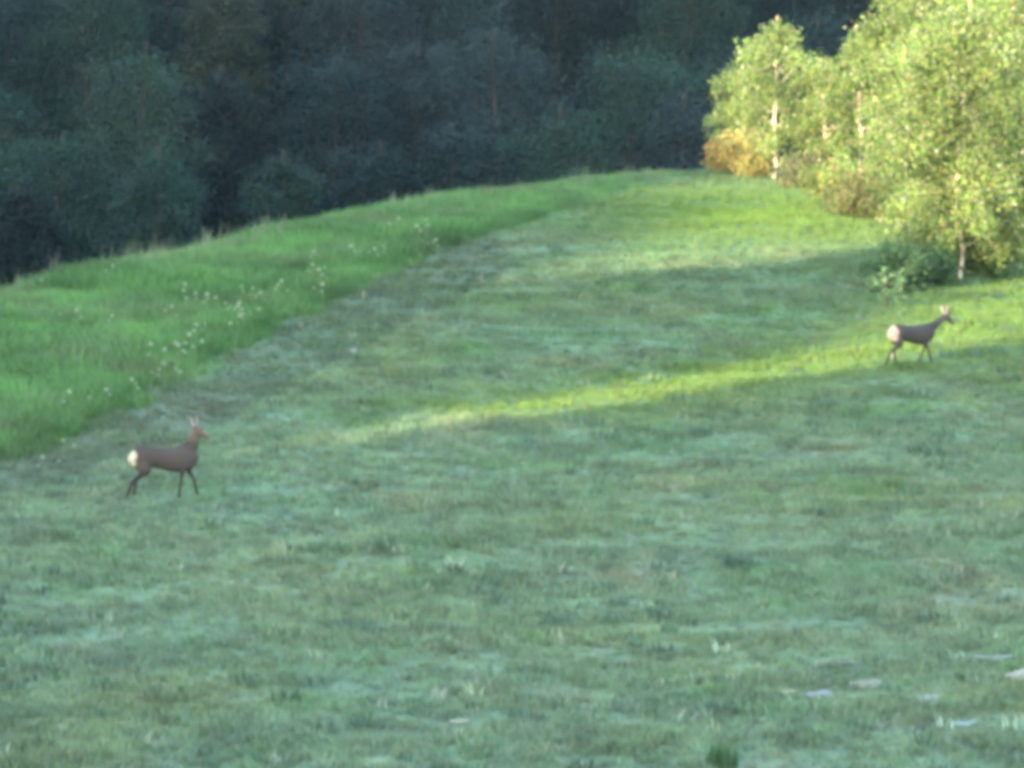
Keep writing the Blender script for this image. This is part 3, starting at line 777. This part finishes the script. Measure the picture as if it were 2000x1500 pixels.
def deer(name, loc, rz, label, legs, neck, head_at, head_yaw, head_pitch, back, legc, throat, antlers, ear_len, rump_col, rump_x):
    root = thing(name, loc, label, 'deer', 'roe deer crossing the meadow', rz)
    bm = bmesh.new()
    sweep(bm, lerp_secs([((-.515, 0, .655), .03, .05), ((-.49, 0, .64), .085, .115), ((-.42, 0, .62), .118, .16), ((-.30, 0, .615), .126, .165), ((-.12, 0, .602), .120, .150), ((.08, 0, .572), .132, .172),
                         ((.24, 0, .570), .128, .190), ((.36, 0, .592), .110, .178), ((.45, 0, .615), .080, .118), ((.50, 0, .63), .045, .06)]), 20)
    sweep(bm, lerp_secs(neck), 16)
    for leg in legs: sweep(bm, lerp_secs(leg, 4), 12)
    M = Matrix.Translation(head_at) @ Matrix.Rotation(head_yaw, 4, 'Z') @ Matrix.Rotation(head_pitch, 4, 'Y')
    hb = bmesh.new()
    sweep(hb, lerp_secs([((-.075, 0, .0), .025, .03), ((-.05, 0, .005), .056, .062), ((.0, 0, .005), .060, .066), ((.055, 0, -.008), .050, .055), ((.11, 0, -.02), .034, .040), ((.16, 0, -.028), .029, .033), ((.19, 0, -.03), .024, .026), ((.203, 0, -.03), .012, .014)]), 16)
    hb.transform(M)
    tmp = bpy.data.meshes.new('t'); hb.to_mesh(tmp); bm.from_mesh(tmp); hb.free(); bpy.data.meshes.remove(tmp)
    raw = bpy.data.meshes.new('raw'); bm.to_mesh(raw); bm.free()
    ob = bpy.data.objects.new('raw', raw); COL.objects.link(ob)
    rm = ob.modifiers.new('r', 'REMESH'); rm.mode = 'VOXEL'; rm.voxel_size = .011
    sm = ob.modifiers.new('s', 'SMOOTH'); sm.factor = .5; sm.iterations = 5
    dg = bpy.context.evaluated_depsgraph_get()
    me = bpy.data.meshes.new_from_object(ob.evaluated_get(dg)); me.name = 'body'
    bpy.data.objects.remove(ob); bpy.data.meshes.remove(raw)
    n = len(me.vertices); co = np.empty(n * 3, np.float32); me.vertices.foreach_get('co', co); co = co.reshape(-1, 3)
    X, Y, Z = co.T
    S = lambda v, a, b: np.clip((v - a) / (b - a), 0, 1)[:, None]
    c = np.broadcast_to(np.array(back), (n, 3)).copy()
    c = c * (1 - .35 * S(Z - .25 * np.clip(X - .2, 0, 1), .72, .78) + .22 * S(-Z, -.60, -.48) * S(Z, .40, .44) + .10 * np.sin(9 * X + 5 * Z)[:, None] * np.sin(7 * Z - 4 * X)[:, None])
    c = c + (np.array(legc) - c) * S(-Z, -.46, -.36)
    belly = S(-Z, -.47, -.41) * S(X, -.35, -.25) * S(-X, -.3, -.2) * (np.abs(Y) < .035)[:, None] * (Z > .38)[:, None]
    c = c + (np.array((.20, .17, .13)) - c) * belly * .8
    c = c + (np.array(throat) - c) * S(Z + .35 * X, .92, 1.02) * .9
    rump_c = np.array(rump_col)
    rump = S(-X - .35 * np.abs(Z - .62) - .25 * np.abs(Y) + .012 * np.sin(40 * Z), rump_x, rump_x + .045) * S(Z, .44, .50)
    c = c + (rump_c - c) * rump
    hoof = S(-Z, -.05, -.03)
    c = c + (np.array((.03, .025, .02)) - c) * hoof
    at_ = me.attributes.new('tint', 'FLOAT_COLOR', 'POINT'); cc = np.ones((n, 4), np.float32); cc[:, :3] = c; at_.data.foreach_set('color', cc.ravel())
    me.polygons.foreach_set('use_smooth', np.ones(len(me.polygons), bool))
    me.materials.clear(); me.materials.append(coat)
    link('body', me, root)
    for sd in (-1, 1):
        # a leaf shaped cupped ear, thick, hollow side forward
        V, F, T = [], [], []
        m = 9
        for i in range(m + 1):
            t = i / m; w = .034 * math.sin(math.pi * (.12 + .86 * t) ** .8) + .004
            for k in range(5):
                q = (k - 2) / 2
                V.append((-.012 - .022 * (1 - q * q) * (1 - .5 * t) - .02 * t, q * w, ear_len * t)); T.append((.40, .31, .27) if abs(q) < .9 else back)
        for i in range(m):
            for k in range(4):
                a = i * 5 + k; F.append((a, a + 1, a + 6, a + 5))
        em = mesh_np('ear', V, F, np.array(T) * np.array((.9, .9, .9)), coat, True)
        e = link('ear', em, root)
        e.matrix_local = M @ Matrix.Translation((-.035, sd * .045, .045)) @ Matrix.Rotation(-head_pitch * .8, 4, 'Y') @ Matrix.Rotation(-sd * R(30), 4, 'X') @ Matrix.Rotation(R(-8), 4, 'Y')
        so = e.modifiers.new('thick', 'SOLIDIFY'); so.thickness = .006
        eb = bmesh.new(); bmesh.ops.create_icosphere(eb, subdivisions=2, radius=.0115)
        em = bpy.data.meshes.new('eye'); eb.to_mesh(em); eb.free(); em.materials.append(horn)
        e = link('eye', em, root); e.matrix_local = M @ Matrix.Translation((.045, sd * .045, .014))
        if antlers:
            parts = [tube([(0, 0, 0), (-.01, sd * .012, .07), (.0, sd * .03, .13), (-.02, sd * .035, .19)], [.012, .010, .008, .003], 7),
                     tube([(.0, sd * .02, .10), (.05, sd * .035, .15)], [.007, .002], 6), tube([(-.005, sd * .032, .14), (-.055, sd * .035, .185)], [.006, .002], 6)]
            v, f = join(parts)
            al = link('antler', mesh_np('antler', v, f, None, antler_mat, True), root)
            al.matrix_local = M @ Matrix.Translation((-.015, sd * .028, .058)) @ Matrix.Rotation(-head_pitch * .9, 4, 'Y')
    nb = bmesh.new(); bmesh.ops.create_icosphere(nb, subdivisions=2, radius=1)
    for v in nb.verts: v.co = Vector((v.co.x * .012, v.co.y * .018, v.co.z * .015))
    nm = bpy.data.meshes.new('nose'); nb.to_mesh(nm); nb.free(); nm.materials.append(horn)
    e = link('nose', nm, root); e.matrix_local = M @ Matrix.Translation((.2, 0, -.024))
    return root

def hind(y, hip, knee, hock, fet, hoof):
    return [((hip[0], y * .6, hip[1] + .04), .06, .12), ((hip[0], y * .9, hip[1] - .06), .062, .115), ((knee[0], y, knee[1]), .045, .065), (((knee[0] + hock[0]) / 2, y, (knee[1] + hock[1]) / 2), .028, .036), ((hock[0], y, hock[1]), .021, .027),
            (((hock[0] + fet[0]) / 2, y, (hock[1] + fet[1]) / 2), .021, .026), ((fet[0], y, fet[1]), .021, .025), ((hoof[0], y, hoof[1]), .022, .027)]
def fore(y, sh, el, kn, fet, hoof):
    return [((sh[0], y * .7, sh[1] + .05), .05, .09), ((sh[0], y * .9, sh[1] - .05), .05, .085), ((el[0], y, el[1]), .034, .048), (((el[0] + kn[0]) / 2, y, (el[1] + kn[1]) / 2), .022, .027), ((kn[0], y, kn[1]), .019, .022),
            (((kn[0] + fet[0]) / 2, y, (kn[1] + fet[1]) / 2), .019, .023), ((fet[0], y, fet[1]), .020, .023), ((hoof[0], y, hoof[1]), .021, .026)]

g = at(322, 976)
deer('roe_deer', g, R(20), 'brown roe deer with raised ears and white rump trotting across the shaded slope at left',
     [hind(-.07, (-.38, .58), (-.30, .43), (-.50, .27), (-.575, .09), (-.60, .012)), hind(.07, (-.36, .58), (-.24, .42), (-.41, .27), (-.44, .09), (-.43, .012)),
      fore(-.065, (.30, .56), (.25, .42), (.22, .23), (.195, .07), (.21, .012)), fore(.065, (.32, .56), (.36, .43), (.46, .26), (.50, .09), (.535, .02))],
     [((.26, 0, .63), .09, .15), ((.36, 0, .70), .082, .125), ((.42, -.005, .80), .068, .094), ((.45, -.01, .90), .058, .076), ((.475, -.012, .97), .050, .058)],
     (.495, -.015, .972), R(-40), R(20), (.044, .036, .032), (.024, .020, .018), (.082, .062, .048), False, .205, (.35, .32, .23), .40)
g = at(1781, 716)
deer('roe_deer', g, R(33), 'dark grey roe buck with pale rump stepping along the sunlit streak at right',
     [hind(-.07, (-.38, .58), (-.32, .43), (-.53, .28), (-.63, .11), (-.665, .03)), hind(.07, (-.36, .58), (-.22, .43), (-.36, .28), (-.33, .10), (-.31, .02)),
      fore(-.065, (.30, .56), (.26, .42), (.20, .24), (.12, .08), (.125, .012)), fore(.065, (.32, .56), (.36, .43), (.44, .25), (.49, .08), (.525, .012))],
     [((.26, 0, .62), .09, .14), ((.41, 0, .68), .076, .108), ((.55, 0, .755), .060, .076), ((.67, 0, .83), .052, .062), ((.76, 0, .88), .047, .053)],
     (.80, 0, .872), R(-10), R(32), (.033, .030, .029), (.030, .026, .024), (.055, .048, .044), True, .175, (.25, .185, .155), .335)

# ------------------------------------------------------------------ evening air
if HAZE:
    hm = bpy.data.materials.new('haze'); hm.use_nodes = True
    t = hm.node_tree; t.nodes.remove(t.nodes['Principled BSDF'])
    pv = t.nodes.new('ShaderNodeVolumePrincipled')
    pv.inputs['Color'].default_value = (.50, .78, 1, 1); pv.inputs['Density'].default_value = HAZE
    t.links.new(pv.outputs[0], t.nodes['Material Output'].inputs['Volume'])
    x0, x1, y0, y1, z0, z1 = -950, 950, -470, 1560, -22, 215
    V = [(a, b, c) for c in (z0, z1) for b in (y0, y1) for a in (x0, x1)]
    F = [(0, 2, 3, 1), (4, 5, 7, 6), (0, 1, 5, 4), (2, 6, 7, 3), (0, 4, 6, 2), (1, 3, 7, 5)]
    tag(link('haze', mesh_np('haze', V, F, None, hm)), 'thin evening haze lying over the meadow and the wood', kind='stuff')
